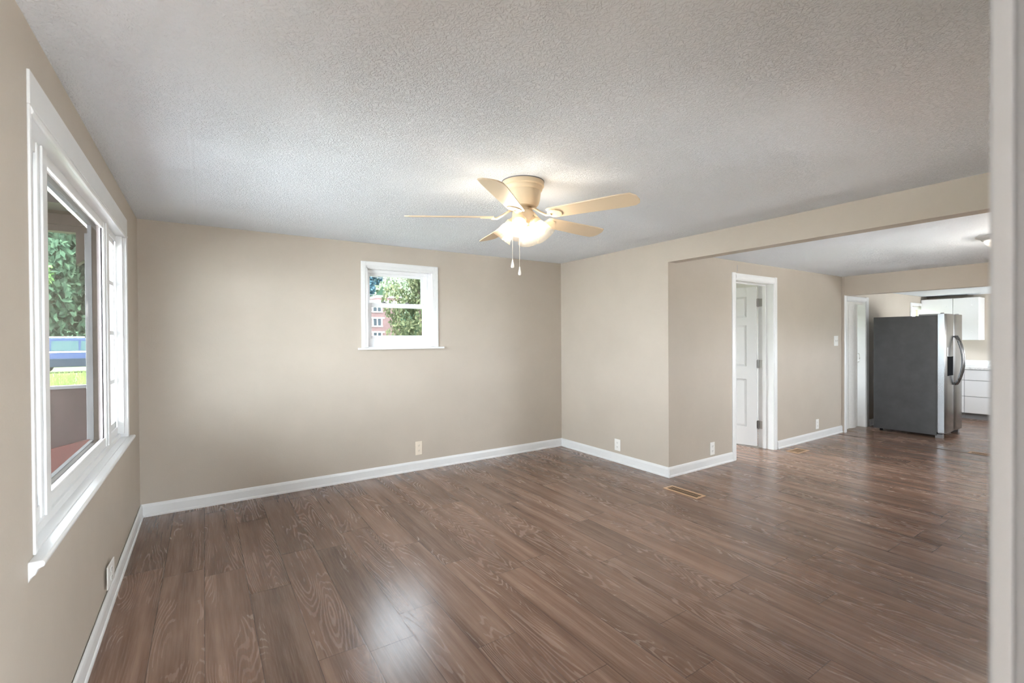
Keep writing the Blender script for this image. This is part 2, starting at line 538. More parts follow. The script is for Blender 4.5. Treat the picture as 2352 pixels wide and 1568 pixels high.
# kitchen side wall with folding door opening and window
EX0, EX1, EZ = 7.955, 8.655, 1.965
KX0, KX1, KZ0, KZ1 = 10.62, 11.36, 1.10, 1.965
w = MB()
w.box(XD - .005, YE, 0, EX0, YE + .15, ZC3 + .3).box(EX0, YE, EZ, EX1, YE + .15, ZC3 + .3)
w.box(EX1, YE, 0, KX0, YE + .15, ZC3 + .3).box(KX0, YE, 0, KX1, YE + .15, KZ0).box(KX0, YE, KZ1, KX1, YE + .15, ZC3 + .3)
w.box(KX1, YE, 0, XK + .15, YE + .15, ZC3 + .3)
tag(w.build('wall_kitchen', M['wall']), 'beige kitchen wall behind the refrigerator', 'wall', ST)
tag(MB().box(XK, -1.6, 0, XK + .15, YE + .15, ZC3 + .3).build('wall_far', M['wall']),
    'beige far kitchen wall behind the white cabinets', 'wall', ST)
tag(MB().box(XD, YS - 1.5, ZH, XD + .13, YE + .05, ZC2 + .2).build('trim_2', M['wall']),
    'beige header between the middle room and the kitchen', 'beam', ST)
# near wall: doorway beside the camera, unseen openings added to let in fill daylight
w = MB()
PX = 0.520
NF, NW = .088, -.02
w.box(PX + .012, NW, 0, 2.42, NF, ZC + .1).box(2.42, NW, 0, 2.86, NF, .95).box(2.42, NW, 1.65, 2.86, NF, ZC + .1).box(2.86, NW, 0, 5.0, NF, ZC + .1).box(5.0, NW, 0, 5.8, NF, 1.0).box(5.0, NW, 1.75, 5.8, NF, ZC + .1).box(5.8, NW, 0, 8.7, NF, ZC + .1)
w.box(8.7, NW, 0, 11.0, NF, 1.0).box(8.7, NW, 1.5, 11.0, NF, ZC + .1).box(11.0, NW, 0, XK + .15, NF, ZC + .1)
w.box(-.35, NW, 2.12, PX + .012, NF, ZC + .1).box(XL - .15, NW, 0, -.35, NF, ZC + .1)
w.box(-.9, -2.3, 0, .54, -2.2, 2.42).box(-.9, -2.2, 0, -.8, NW, 2.42).box(2.3, -2.3, 0, 2.4, NW, 2.42)  # unseen hall walls added, with a gap left for fill daylight
tag(w.build('wall_near', M['wall']), 'beige near wall beside the camera doorway', 'wall', ST)
tag(MB().box(-.9, -2.3, 2.42, 2.4, NW, 2.5).build('ceiling', simple('hall_absorber_ceiling', (0.09, 0.075, 0.06), 0.7)), 'ceiling of the added unseen hall, darkened to dim the casing', 'ceiling', ST)
tag(MB().box(-.9, -2.3, -.12, 2.4, YS - 1.6, -.001).build('floor', M['floor']), 'wood floor of the added unseen hall', 'floor', ST)
tag(MB().box(-.8, -2.19, 0, -.785, NW, 2.42).box(-.785, -2.2, 0, .5, -2.185, 2.42).build('hall_light_absorber', simple('hall_absorber_dark', (0.10, 0.085, 0.07), 0.6)), 'dark panelling added in the unseen hall to dim the casing', 'light_absorber', ST)  # dark lining added out of view to dim the door casing
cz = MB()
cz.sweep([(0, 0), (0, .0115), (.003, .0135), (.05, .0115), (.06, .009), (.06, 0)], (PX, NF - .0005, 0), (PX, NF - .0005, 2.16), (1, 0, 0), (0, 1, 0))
tag(cz.build('trim_3', simple('casing_shade_grey', lin(183, 189, 198), 0.4), bevel=.001), 'blurred door casing greyed to imitate shade at the right edge of the view', 'door casing', ST)  # grey stands in for shade on the casing
tag(MB().box(PX + .006, NW - .03, 0, PX + .0119, NF - .001, 2.12).build('trim_4', simple('jamb_shade_grey', lin(152, 157, 165), 0.5)),  # darker grey paints the shade into the jamb
    'blurred door jamb with shade painted in at the extreme right edge', 'door jamb', ST)

# ------------------------------------------------------------------ baseboards
BPROF = [(0, 0), (.019, 0), (.019, .012), (.0155, .019), (.0125, .021), (.0125, .080), (.009, .094), (.004, .103), (0, .103)]
def baseboard(name, a, b, nrm, label):
    tag(MB().sweep(BPROF, a, b, nrm, (0, 0, 1)).build(name, M['trim']), label, 'baseboard', ST)
baseboard('baseboard_left', (XL + .004, YS, 0), (XL + .004, YA, 0), (1, 0, 0), 'white baseboard under the large window')
baseboard('baseboard_back', (XL, YA, 0), (XB, YA, 0), (0, -1, 0), 'white baseboard under the small window')
baseboard('baseboard_right', (XB, YC - .0185, 0), (XB, YA, 0), (-1, 0, 0), 'white baseboard along the stub wall')
baseboard('baseboard_middle', (XB - .0185, YC, 0), (5.06, YC, 0), (0, -1, 0), 'white baseboard left of the panel door')
baseboard('baseboard_middle_far', (6.055, YC, 0), (XD - .012, YC, 0), (0, -1, 0), 'white baseboard between panel door and folding door')
baseboard('baseboard_kitchen', (8.78, YE, 0), (KX1, YE, 0), (0, -1, 0), 'short white baseboard beside the refrigerator')
# dark transition strip between the floors
tag(MB().box(7.712, YS, 0, 7.727, YE, .003).build('trim_5', simple('dark_transition_strip', (0.05, 0.028, 0.018), 0.5)),
    'thin dark floor seam before the kitchen', 'floor strip', ST)

# ================================================================== window 1 (large, left wall)
X0 = XL + .012          # casing face
XP = -.487              # sash plane
w1 = MB()
# narrow side casings, tall head casing with moulding steps
w1.box(XL, 1.990, .775, XL + .007, 2.012, 2.1495).box(XL, 4.085, .775, XL + .008, 4.137, 2.1495)
w1.box(XL, 1.990, 2.150, XL + .008, 4.137, 2.255)
w1.sweep([(0, 0), (.010, 0), (.014, .010), (.010, .022), (.006, .028), (0, .028)], (XL, 2.000, 2.122), (XL, 4.11, 2.122), (1, 0, 0), (0, 0, 1))
window1 = w1.build('window_1', M['trim'], bevel=.002)
tag(window1, 'large white window with centre picture pane and narrow side lights', 'window', ST)
j = MB()   # jamb lining
j.box(-.60, WL0, .775, XL + .002, WL0 + .012, 2.135).box(-.60, WL1 - .015, .775, XL + .002, WL1, 2.135)
j.box(-.60, WL0, 2.125, XL + .002, WL1, 2.14)
j.box(XP - .002, 4.055, .80, XL - .012, WL1 - .012, 2.13)
j.box(XP - .01, WL0, .775, XP + .012, WL1, .806)
j.build('jamb', M['trim'], window1, bevel=.002)
fr = MB()   # frame with two mullion posts
fr.box(XP - .012, WL0 + .01, .80, XP, 4.06, .852).box(XP - .012, WL0 + .01, 2.088, XP, 4.06, 2.13)
for a, b in ((2.285, 2.402), (3.605, 3.735)):
    fr.box(XP - .008, a, .80, XP + .004, b, 2.13)
    fr.box(XP + .004, a + .028, .80, XP + .012, b - .028, 2.13)
fr.build('frame', M['trim'], window1, bevel=.003)
ps = MB()   # picture sash stepped inner lip
for d, xx in ((.0, .0),):
    ps.box(XP - .006 - xx, 2.398 + d, .845 + d, XP - .001 - xx, 2.412 + d, 2.12 - d)
    ps.box(XP - .006 - xx, 3.598, .845 + d, XP - .001 - xx, 3.606, 2.12 - d)
    ps.box(XP - .006 - xx, 2.412 + d, .842 + d, XP - .001 - xx, 3.598, .860 + d)
    ps.box(XP - .006 - xx, 2.412 + d, 2.105 - d, XP - .001 - xx, 3.598, 2.123 - d)
ps.build('picture_sash', M['vinyl'], window1, bevel=.001)
MB().box(XP - .0115, 2.405, .85, XP - .0105, 3.605, 2.115).build('glass', M['glass'], window1)
for a, b in ((WL0 + .012, 2.29), (3.73, 4.06)):
    ss = MB()
    ss.box(XP - .04, a, .845, XP - .008, a + .042, 2.095).box(XP - .04, b - .042, .845, XP - .008, b, 2.095)
    ss.box(XP - .04, a, .845, XP - .008, b, .892).box(XP - .04, a, 2.06, XP - .008, b, 2.1)
    for zc in (1.16, 1.478, 1.80):
        ss.box(XP - .034, a, zc - .014, XP - .010, b, zc + .014)
    so = ss.build('side_sash', M['trim'], window1, bevel=.003)
    MB().box(XP - .026, a + .03, .87, XP - .022, b - .03, 2.08).build('glass', M['glass'], so)
sl = MB()
sl.sweep([(0, 0), (.0, .02), (.032, .02), (.038, .012), (.036, .002), (.022, -.004), (.016, -.02), (.005, -.028), (0, -.042)], (XL - .0, 1.94, .752), (XL, 4.172, .752), (1, 0, 0), (0, 0, 1))
sl.box(XP - .002, WL0 + .005, .756, XL + .001, WL1 - .005, .776)
sl.build('sill', M['trim'], window1, bevel=.003)
def outer(name, x0, x1, d, mat, label):
    e = MB()
    e.box(x0, 3.602 - d, .80, x1, 3.70, 2.14).box(x0, 2.32, .80, x1, 2.414 + d, 2.14)
    e.box(x0, 2.414 + d, 2.100 - d, x1, 3.602 - d, 2.14).box(x0, 2.414 + d, .80, x1, 3.602 - d, .850 + d)
    tag(e.build(name, mat, window1), label)
outer('outer_lining', XP - .032, XP - .012, .0, M['jamb_mauve'], 'mauve brown outer window lining')
outer('outer_stop', XP - .052, XP - .0321, .002, M['porch_dark'], 'dark brown outer window stop')
outer('outer_casing', XP - .070, XP - .0521, .004, M['porch_grey'], 'grey outer window casing')

# ================================================================== window 2 (small, back wall)
w2 = MB()
yf = YA - .016
CP = [(0, 0), (.012, 0), (.012, .012), (.016, .02), (.016, .045), (.011, .056), (0, .058)]
w2.box(1.330, yf + .004, 1.338, 1.388, YA, 2.220).box(2.116, yf + .004, 1.338, 2.176, YA, 2.220).box(1.388, yf + .004, 2.158, 2.116, YA, 2.220)
w2.box(1.338, yf - .002, 1.338, 1.372, yf + .004, 2.212).box(2.132, yf - .002, 1.338, 2.168, yf + .004, 2.212).box(1.372, yf - .002, 2.174, 2.132, yf + .004, 2.212)
window2 = w2.build('window_2', M['trim'], bevel=.003)
tag(window2, 'small white double hung window in the back wall', 'window', ST)
lj = MB()
lj.box(BX0, YA - .012, BZ0, BX0 + .012, YA + .13, BZ1).box(BX1 - .012, YA - .012, BZ0, BX1, YA + .13, BZ1)
lj.box(BX0, YA - .012, BZ1 - .012, BX1, YA + .13, BZ1).box(BX0, YA - .012, BZ0 - .008, BX1, YA + .13, BZ0 + .006)
lj.build('jamb', M['trim'], window2)
vf = MB()
ya, yb = YA + .055, YA + .125
a0, a1, z0, z1 = BX0 + .012, BX1 - .012, BZ0 + .006, BZ1 - .012
vf.box(a0, ya, z0, a0 + .022, yb, z1).box(a1 - .058, ya + .02, z0, a1, yb, z1).box(a1 - .022, ya - .018, z0, a1, yb, z1)
vf.box(a0, ya, z1 - .030, a1, yb, z1).box(a0, ya, z0, a1, yb, z0 + .088)
vf.box(a1 - .046, ya - .004, z0 + .56, a1 - .022, ya + .03, z1 - .03)
vf.build('frame', M['vinyl'], window2, bevel=.003)
s0, s1 = a0 + .020, a1 - .056
def sash(x0, x1, zz0, zz1, y0, y1, sw, bot, top):
    s = MB()
    s.box(x0, y0, zz0, x0 + sw, y1, zz1).box(x1 - sw, y0, zz0, x1, y1, zz1)
    s.box(x0 + sw, y0, zz0, x1 - sw, y1, zz0 + bot).box(x0 + sw, y0, zz1 - top, x1 - sw, y1, zz1)
    return s
lo = sash(s0, s1 + .012, z0 + .082, 1.805, ya + .012, ya + .038, .040, .036, .048).build('lower_sash', M['vinyl'], window2, bevel=.004)
MB().box(s0 + .03, ya + .022, z0 + .11, s1 - .02, ya + .026, 1.78).build('glass', M['glass_back'], lo)
up = sash(s0, s1, 1.775, z1 - .026, ya + .042, ya + .066, .032, .03, .034).build('upper_sash', M['vinyl'], window2, bevel=.004)
MB().box(s0 + .02, ya + .052, 1.80, s1 - .02, ya + .056, z1 - .05).build('glass', M['glass_back'], up)
for lx in (s0 + .175, s0 + .43):
    lk = MB().box(lx - .022, ya + .016, 1.805, lx + .022, ya + .036, 1.812).sphere((lx, ya + .024, 1.814), (.017, .010, .008), 10)
    tag(lk.build('latch', M['grey_plastic'], window2, smooth=True), 'grey sash latch')
MB().box(1.296, YA - .045, 1.318, 2.232, YA + .05, 1.338).build('sill', M['trim'], window2, bevel=.004)

# ================================================================== window 3 (kitchen)
w3 = MB()
w3.box(KX0 - .06, YE - .016, KZ0, KX0, YE, KZ1 + .055).box(KX1, YE - .016, KZ0, KX1 + .055, YE, KZ1 + .055).box(KX0, YE - .016, KZ1, KX1, YE, KZ1 + .055).box(KX0 - .08, YE - .03, KZ0 - .03, KX1 + .06, YE, KZ0)
window3 = w3.build('window_3', M['trim'], bevel=.003)
tag(window3, 'bright white kitchen window behind the refrigerator', 'window', ST)
f3 = sash(KX0, KX1, KZ0, KZ1, YE + .05, YE + .10, .05, .06, .05)
f3.box(KX0 + .05, YE + .05, 1.5, KX1 - .05, YE + .1, 1.54)
f3.build('sash', M['vinyl'], window3, bevel=.003)
MB().box(KX0 + .03, YE + .07, KZ0 + .03, KX1 - .03, YE + .074, KZ1 - .03).build('glass', M['glass'], window3)

# ================================================================== door 1 (panel door)
CASE = [(0, 0), (.010, 0), (.013, .008), (.016, .022), (.015, .045), (.010, .058), (.008, .068), (0, .068)]
d1 = MB()
d1.sweep([(p, -q) for p, q in CASE], (DX0 + .004, YC, 0), (DX0 + .004, YC, DZ + .068), (0, -1, 0), (1, 0, 0))
d1.sweep(CASE, (DX1 - .004, YC, 0), (DX1 - .004, YC, DZ + .068), (0, -1, 0), (1, 0, 0))
d1.sweep(CASE, (DX0 + .0042, YC, DZ - .004), (DX1 - .0042, YC, DZ - .004), (0, -1, 0), (0, 0, 1))
door1 = d1.build('door_1', M['trim'])
tag(door1, 'white six panel door standing ajar in the middle wall', 'door', ST)
jb = MB()
jb.box(DX0, YC - .004, 0, DX0 + .018, YC + WT + .004, DZ).box(DX1 - .018, YC - .004, 0, DX1, YC + WT + .004, DZ).box(DX0, YC - .004, DZ - .018, DX1, YC + WT + .004, DZ)
jb.box(DX1 - .03, YC + .09, 0, DX1 - .018, YC + .135, DZ - .018).box(DX0 + .018, YC + .09, 0, DX0 + .03, YC + .135, DZ - .018).box(DX0 + .018, YC + .09, DZ - .03, DX1 - .018, YC + .135, DZ - .018)
jb.build('jamb', M['trim'], door1, bevel=.002)
# slab in local coordinates: x from hinge (0) to 0.80, y thickness, facing -y
SLW, SLH, SLT = 0.81, 2.05, .036
ang = math.radians(106)
HX, HY = DX1 - .028, YC + WT + .010
SM = Matrix.Translation((HX, HY, .018)) @ Matrix.Rotation(ang, 4, 'Z')
slab = MB()
# local +x along slab away from hinge, local +y is the side seen from the middle room
cols = [(.118, .365), (.445, .692)]
rows_ = [(.235, .86), (1.02, 1.56), (1.66, 1.93)]
xs = [0, cols[0][0], cols[0][1], cols[1][0], cols[1][1], SLW]
zs = [0] + [v for r in rows_ for v in r] + [SLH]
for a, b in ((0, .118), (.365, .445), (.692, SLW)):
    slab.box(a, 0, 0, b, SLT, SLH, SM)
for za, zb in ((0, .235), (.86, 1.02), (1.56, 1.66), (1.93, SLH)):
    for ca, cb in cols:
        slab.box(ca, 0, za, cb, SLT, zb, SM)
slab_o = slab.build('door_slab', M['door'], door1)
pn = MB()
for ca, cb in cols:
    for za, zb in rows_:
        def frus(y0, y1):
            o1 = [(ca, y0, za), (cb, y0, za), (cb, y0, zb), (ca, y0, zb)]
            m_ = .030
            i1 = [(ca + m_, y1, za + m_), (cb - m_, y1, za + m_), (cb - m_, y1, zb - m_), (ca + m_, y1, zb - m_)]
            A = [pn.bm.verts.new(SM @ Vector(p)) for p in o1]
            B = [pn.bm.verts.new(SM @ Vector(p)) for p in i1]
            for k in range(4):
                pn.bm.faces.new((A[k], A[(k + 1) % 4], B[(k + 1) % 4], B[k]))
            pn.bm.faces.new(B)
        frus(SLT - .017, SLT - .003)
        frus(.017, .003)
pn.build('raised_panels', M['door'], slab_o)
for hz in (.292, 1.076, 1.864):
    h = MB()
    h.lathe([(.008, hz - .055), (.008, hz + .055)], Matrix.Translation((HX + .004, HY + .004 - .012, 0)), 12)
    h.box(HX + .004, HY - .078, hz - .05, HX + .0085, HY - .014, hz + .05)
    h.box(-.002, .001, hz - .018 - .05, .0005, SLT - .002, hz - .018 + .05, SM)
    tag(h.build('hinge', M['hinge'], door1, bevel=.002), 'grey metal hinge')

# ================================================================== door 2 (folding door)
CASE2 = [(0, 0), (.010, 0), (.014, .01), (.014, .045), (.009, .06), (0, .064)]
d2 = MB()
d2.sweep([(p, -q) for p, q in CASE2], (EX0 + .004, YE, 0), (EX0 + .004, YE, EZ + .064), (0, -1, 0), (1, 0, 0))
d2.sweep([(p, q * 1.7) for p, q in CASE2], (EX1 - .004, YE, 0), (EX1 - .004, YE, EZ + .064), (0, -1, 0), (1, 0, 0))
d2.sweep(CASE2, (EX0 + .0042, YE, EZ - .004), (EX1 - .0042, YE, EZ - .004), (0, -1, 0), (0, 0, 1))
door2 = d2.build('door_2', M['trim'])
tag(door2, 'white folding accordion door beside the refrigerator', 'door', ST)
jb = MB()
jb.box(EX0, YE - .004, 0, EX0 + .016, YE + .154, EZ).box(EX1 - .016, YE - .004, 0, EX1, YE + .154, EZ).box(EX0, YE - .004, EZ - .016, EX1, YE + .154, EZ)
jb.build('jamb', M['trim'], door2)
MB().box(EX0 + .016, YE + .028, EZ - .05, EX1 - .016, YE + .07, EZ - .016).build('track', M['fold'], door2)
fx = EX0 + .018
wid = [.16, .19, .05, .05]
yy = [YE + .052, YE + .030, YE + .012, YE + .066, YE + .03]
for k, wd in enumerate(wid):
    p = MB()
    x1 = fx + wd
    ya_, yb_ = yy[k], yy[k + 1]
    n = 6
    pts = []
    for i in range(n + 1):
        t = i / n
        bul = .016 * math.sin(math.pi * t)
        pts.append((fx + (x1 - fx) * t, ya_ + (yb_ - ya_) * t - bul))
    prof = [(a, b) for a, b in pts] + [(a, b + .009) for a, b in pts[::-1]]
    p.sweep(prof, (0, 0, .03), (0, 0, EZ - .045), (1, 0, 0), (0, 1, 0))
    p.build('fold_panel', M['fold'], door2, smooth=True)
    fx = x1 + .003
hd = MB().tube([(fx + .0, YE + .03, 1.16), (fx + .035, YE + .022, 1.15), (fx + .05, YE + .02, 1.09), (fx + .035, YE + .022, 1.03), (fx, YE + .03, 1.02)], .006)
hd.build('handle', M['fold'], door2, smooth=True)

# rooms behind the doors
w = MB()
w.box(4.4, 5.4, 0, 4.5, 5.5, 2.5).box(4.5, 5.4, 0, 5.5, 5.5, .4).box(4.5, 5.4, 2.3, 5.5, 5.5, 2.5).box(5.5, 5.4, 0, 7.4, 5.5, 2.5).box(4.3, YC + WT, 0, 4.4, 5.5, 2.5).box(7.3, YC + WT, 0, 7.4, 5.5, 2.5)
tag(w.build('wall_bedroom', M['hall']), 'pale walls of the room behind the panel door', 'wall', ST)
tag(MB().box(4.3, YC + WT, 2.4, 7.4, 5.5, 2.5).build('ceiling', M['hall']), 'pale ceiling of the room behind the panel door', 'ceiling', ST)
tag(MB().box(4.3, YC + WT - .1, -.1, 8.9, 5.5, -.002).build('floor', M['floor']), 'wood floor of the room behind the panel door', 'floor', ST)
w = MB()
w.box(7.5, YE + .15, 0, 7.6, 4.3, 2.4).box(8.85, YE + .15, 0, 8.95, 4.3, 2.4).box(7.5, 4.2, 0, 8.0, 4.3, 2.4).box(8.0, 4.2, 0, 8.7, 4.3, 1.0).box(8.0, 4.2, 2.0, 8.7, 4.3, 2.4).box(8.7, 4.2, 0, 8.95, 4.3, 2.4)
tag(w.build('wall_closet', M['hall']), 'pale walls of the closet behind the folding door', 'wall', ST)
tag(MB().box(7.5, YE + .15, 2.3, 8.95, 4.3, 2.4).build('ceiling', M['hall']), 'pale closet ceiling behind the folding door', 'ceiling', ST)

# ================================================================== outlets, switch
def plate(name, Mx, wdt, hgt, label, cat, mat, kind='outlet', group=None):
    r = root(name, (0, 0, 0), label, cat, None, group)
    r.matrix_world = Mx
    p = MB().box(-wdt / 2, -.006, -hgt / 2, wdt / 2, 0, hgt / 2)
    p.build('cover_plate', mat, r, bevel=.003)
    if kind == 'outlet':
        for sgn in (-1, 1):
            zc = sgn * hgt * .19
            rc = MB()
            prof = [(.0165 * math.cos(t), max(-.0125, min(.0125, .0175 * math.sin(t)))) for t in [2 * math.pi * k / 24 for k in range(24)]]
            rc.poly([(a, -.006, zc + b) for a, b in prof], (0, -.0025, 0))
            ro = rc.build('receptacle', mat, r)
            sl_ = MB().box(-.0075, -.0092, zc - .001, -.0055, -.0084, zc + .008).box(.0055, -.0092, zc - .001, .0075, -.0084, zc + .008).box(-.002, -.0092, zc - .010, .002, -.0084, zc - .006)
            tag(sl_.build('slots', M['slot'], ro), 'dark plug slots')
        MB().lathe([(.003, 0), (.003, .0015)], Matrix.Translation((0, -.0075, 0)) @ Matrix.Rotation(math.pi / 2, 4, 'X'), 10).build('screw', mat, r)
    else:
        for sx in (-.023, .023):
            tg = MB().box(sx - .005, -.016, -.009, sx + .005, -.006, .011)
            tg.build('toggle', mat, r, bevel=.002)
    return r
RZ = lambda a: Matrix.Rotation(math.radians(a), 4, 'Z')
plate('wall_outlet', Matrix.Translation((1.936, YA - .0005, .240)), .078, .146, 'cream wall outlet below the small window in the back wall', 'outlet', M['cream'])
plate('wall_outlet', Matrix.Translation((XB - .0005, 3.784, .200)) @ RZ(-90), .088, .132, 'white wall outlet on the stub wall left of the outside corner', 'outlet', M['plate'])
plate('wall_outlet', Matrix.Translation((4.676, YC - .0005, .195)), .082, .140, 'white wall outlet just left of the panel door', 'outlet', M['plate'])
plate('wall_outlet', Matrix.Translation((7.12, YC - .0005, .204)), .086, .136, 'white wall outlet between the panel door and folding door', 'outlet', M['plate'])
plate('wall_outlet', Matrix.Translation((XL + .014, 3.235, .196)) @ RZ(90) @ Matrix.Rotation(math.radians(-3), 4, 'Z'), .15, .118, 'loose white outlet plate beneath the large window', 'outlet', M['plate'])
plate('light_switch', Matrix.Translation((7.70, YC - .0005, 1.358)), .128, .146, 'white light switch plate beside the folding door', 'light switch', M['plate'], 'switch')

# ================================================================== floor registers
def register(x, y, wx, wy, label, along, n=20):
    r = root('floor_register', (x, y, 0), label, 'floor vent', None, 'tan metal floor registers')
    f = MB()
    bw = .025
    f.box(-wx / 2, -wy / 2, 0, -wx / 2 + bw, wy / 2, .0042).box(wx / 2 - bw, -wy / 2, 0, wx / 2, wy / 2, .0042)
    f.box(-wx / 2 + bw, -wy / 2, 0, wx / 2 - bw, -wy / 2 + bw, .0042).box(-wx / 2 + bw, wy / 2 - bw, 0, wx / 2 - bw, wy / 2, .0042)
    f.build('frame', M['register'], r, bevel=.002)
    MB().box(-wx / 2 + bw, -wy / 2 + bw, .0004, wx / 2 - bw, wy / 2 - bw, .0012).build('duct', M['regdark'], r)
    g_ = MB()
    L = (wy if along == 'y' else wx) - 2 * bw
    for k in range(1, n):
        t = -L / 2 + L * k / n
        if along == 'y':
            g_.box(-wx / 2 + bw, t - .0012, .0026, wx / 2 - bw, t + .0012, .0036)
        else:
            g_.box(t - .0012, -wy / 2 + bw, .0026, t + .0012, wy / 2 - bw, .0036)
    if along == 'y':
        g_.box(-.002, -L / 2, .0026, .002, L / 2, .0037)
    else:
        g_.box(-L / 2, -.002, .0026, L / 2, .002, .0037)
    g_.build('grille', M['register'], r)
register(3.680, 2.712, .135, .365, 'tan floor register near the outside wall corner', 'y')
register(6.165, 2.888, .27, .155, 'tan floor register in front of the panel door', 'x', 18)
register(7.80, 1.50, .125, .36, 'tan floor register beside the kitchen floor seam', 'y')

# ================================================================== ceiling fan
FX, FY = 1.68, 2.41
fan = root('ceiling_fan', (FX, FY, ZC), 'cream five blade ceiling fan with four lit glass shades', 'ceiling fan')
O = Vector((FX, FY, ZC))
FM = Matrix.Translation(O)
cn = MB().lathe([(0, 0), (.130, 0), (.132, -.006), (.132, -.030), (.124, -.036), (.122, -.050), (.117, -.058), (.112, -.062), (.110, -.085), (.106, -.115), (.098, -.140), (.084, -.156), (.0, -.158)], FM, 48)
can = cn.build('motor_housing', M['fanbody'], fan, O, smooth=True)
MB().lathe([(.134, .0), (.134, -.005), (.128, -.005)], FM, 48).build('ceiling_gasket', M['grey_plastic'], can, O)
MB().lathe([(0, -.158), (.052, -.158), (.052, -.176), (.060, -.178), (.060, -.184), (.0, -.184)], FM, 40).build('rotor_hub', M['fanbody'], fan, O, smooth=True)
MB().lathe([(0, -.184), (.066, -.186), (.068, -.190), (.068, -.242), (.060, -.252), (.030, -.262), (.0, -.264)], FM, 40).build('switch_housing', M['fanbody'], fan, O, smooth=True)
BZ = -.218    # blade plane
for k in range(5):
    a = math.radians(-66 + 72 * k)
    BMx = FM @ Matrix.Rotation(a, 4, 'Z') @ Matrix.Translation((0, 0, BZ)) @ Matrix.Rotation(math.radians(-13), 4, 'X')
    pts = []
    r0, r1 = .185, .735
    prof = [(r0, .050), (r0 + .02, .058), (r1 - .10, .072), (r1 - .035, .068), (r1 - .008, .048), (r1, .020), (r1 - .004, -.030), (r1 - .03, -.066), (r1 - .10, -.070), (r0 + .02, -.058), (r0, -.050)]
    bl = MB()
    bl.poly([BMx @ Vector((x, y, .003)) for x, y in prof], (0, 0, -.007))
    bo = bl.build('blade', M['fanblade'], fan, O, bevel=.0015)
    # cast iron arm: stem from hub bending out to a spoon shaped bracket
    AM = FM @ Matrix.Rotation(a, 4, 'Z')
    pa = [AM @ Vector(p) for p in ((.045, 0, -.172), (.085, 0, -.178), (.125, 0, -.205), (.165, 0, BZ - .010), (.20, 0, BZ - .010))]
    ir = MB().tube(pa, .011, 8, rads=[.013, .013, .011, .012, .012], flat=.6)
    sp = [(.180, .018), (.195, .040), (.215, .046), (.245, .040), (.262, .022), (.268, 0), (.262, -.022), (.245, -.040), (.215, -.046), (.195, -.040), (.180, -.018)]
    ir.poly([BMx @ Vector((x, y, -.004)) for x, y in sp], (0, 0, -.006))
    ir.build('blade_iron', M['fanbody'], bo, O, bevel=.001)
for k in range(4):
    a = math.radians(221 + 90 * k)
    tilt = math.radians(38)
    LM = FM @ Matrix.Rotation(a, 4, 'Z') @ Matrix.Translation((.050, 0, -.222)) @ Matrix.Rotation(-tilt, 4, 'Y')
    # local -z is the shade axis pointing down and out
    fit = MB().lathe([(.0, .012), (.020, .012), (.024, -.010), (.028, -.024), (.037, -.032), (.0385, -.056), (.036, -.060), (.034, -.050), (.0, -.048)], LM, 28)
    fit.build('lamp_holder', M['fanbody'], fan, O, smooth=True)
    outer = [(.027, -.040), (.034, -.050), (.043, -.068), (.050, -.092), (.055, -.118), (.060, -.138), (.067, -.150), (.0715, -.155)]
    inner = [(r - .0028, z) for r, z in outer[::-1]]
    sh = MB().lathe(outer + inner, LM, 40, cap=False)
    sho = sh.build('lamp_shade', M['shade'], fan, O, smooth=True)
    bu = MB().lathe([(0, -.052), (.013, -.054), (.014, -.066), (.022, -.080), (.0265, -.096), (.022, -.112), (.012, -.121), (0, -.124)], LM, 20)
    bu.build('bulb', M['bulb'], sho, O, smooth=True)
rgt = Vector((math.cos(YAW), -math.sin(YAW), 0))
frw = Vector((math.sin(YAW), math.cos(YAW), 0))
for off, zb in ((-.068, -.520), (-.024, -.565)):
    p0 = O + rgt * off - frw * .048
    ch = MB()
    zt = -.235
    nb = 46
    for i in range(nb):
        z = zt + (zb + .03 - zt) * i / (nb - 1)
        ch.box(p0.x - .0011, p0.y - .0011, O.z + z - .0030, p0.x + .0011, p0.y + .0011, O.z + z + .0030)
    co = ch.build('pull_chain', M['chain'], fan, O)
    kn = MB().lathe([(0, zb + .03), (.003, zb + .028), (.0045, zb + .016), (.009, zb - .004), (.0105, zb - .014), (.008, zb - .022), (.0, zb - .025)], Matrix.Translation((p0.x, p0.y, O.z)), 16)
    kn.build('pull_knob', M['knob'], co, O, smooth=True)

# ================================================================== flush ceiling light
LX, LY = 5.86, 1.02
lamp = root('ceiling_light', (LX, LY, ZC2), 'round flush ceiling light in the middle room', 'ceiling light')
LO = Vector((LX, LY, ZC2))
LMx = Matrix.Translation(LO)
MB().lathe([(0, 0), (.20, 0), (.20, -.006), (.185, -.014), (.172, -.020), (.160, -.034), (.148, -.040), (.0, -.040)], LMx, 40).build('base_ring', simple('satin_grey_ring', (0.52, 0.52, 0.53), 0.35), lamp, LO, smooth=True)
dm_o = [(.146, -.038), (.138, -.062), (.11, -.088), (.06, -.104), (0, -.108)]
dome = MB().lathe(dm_o, LMx, 32).build('glass_dome', M['shade'], lamp, LO, smooth=True)
MB().sphere(LO + Vector((0, 0, -.066)), .026, 12).build('bulb', M['dome_bulb'], dome, LO, smooth=True)

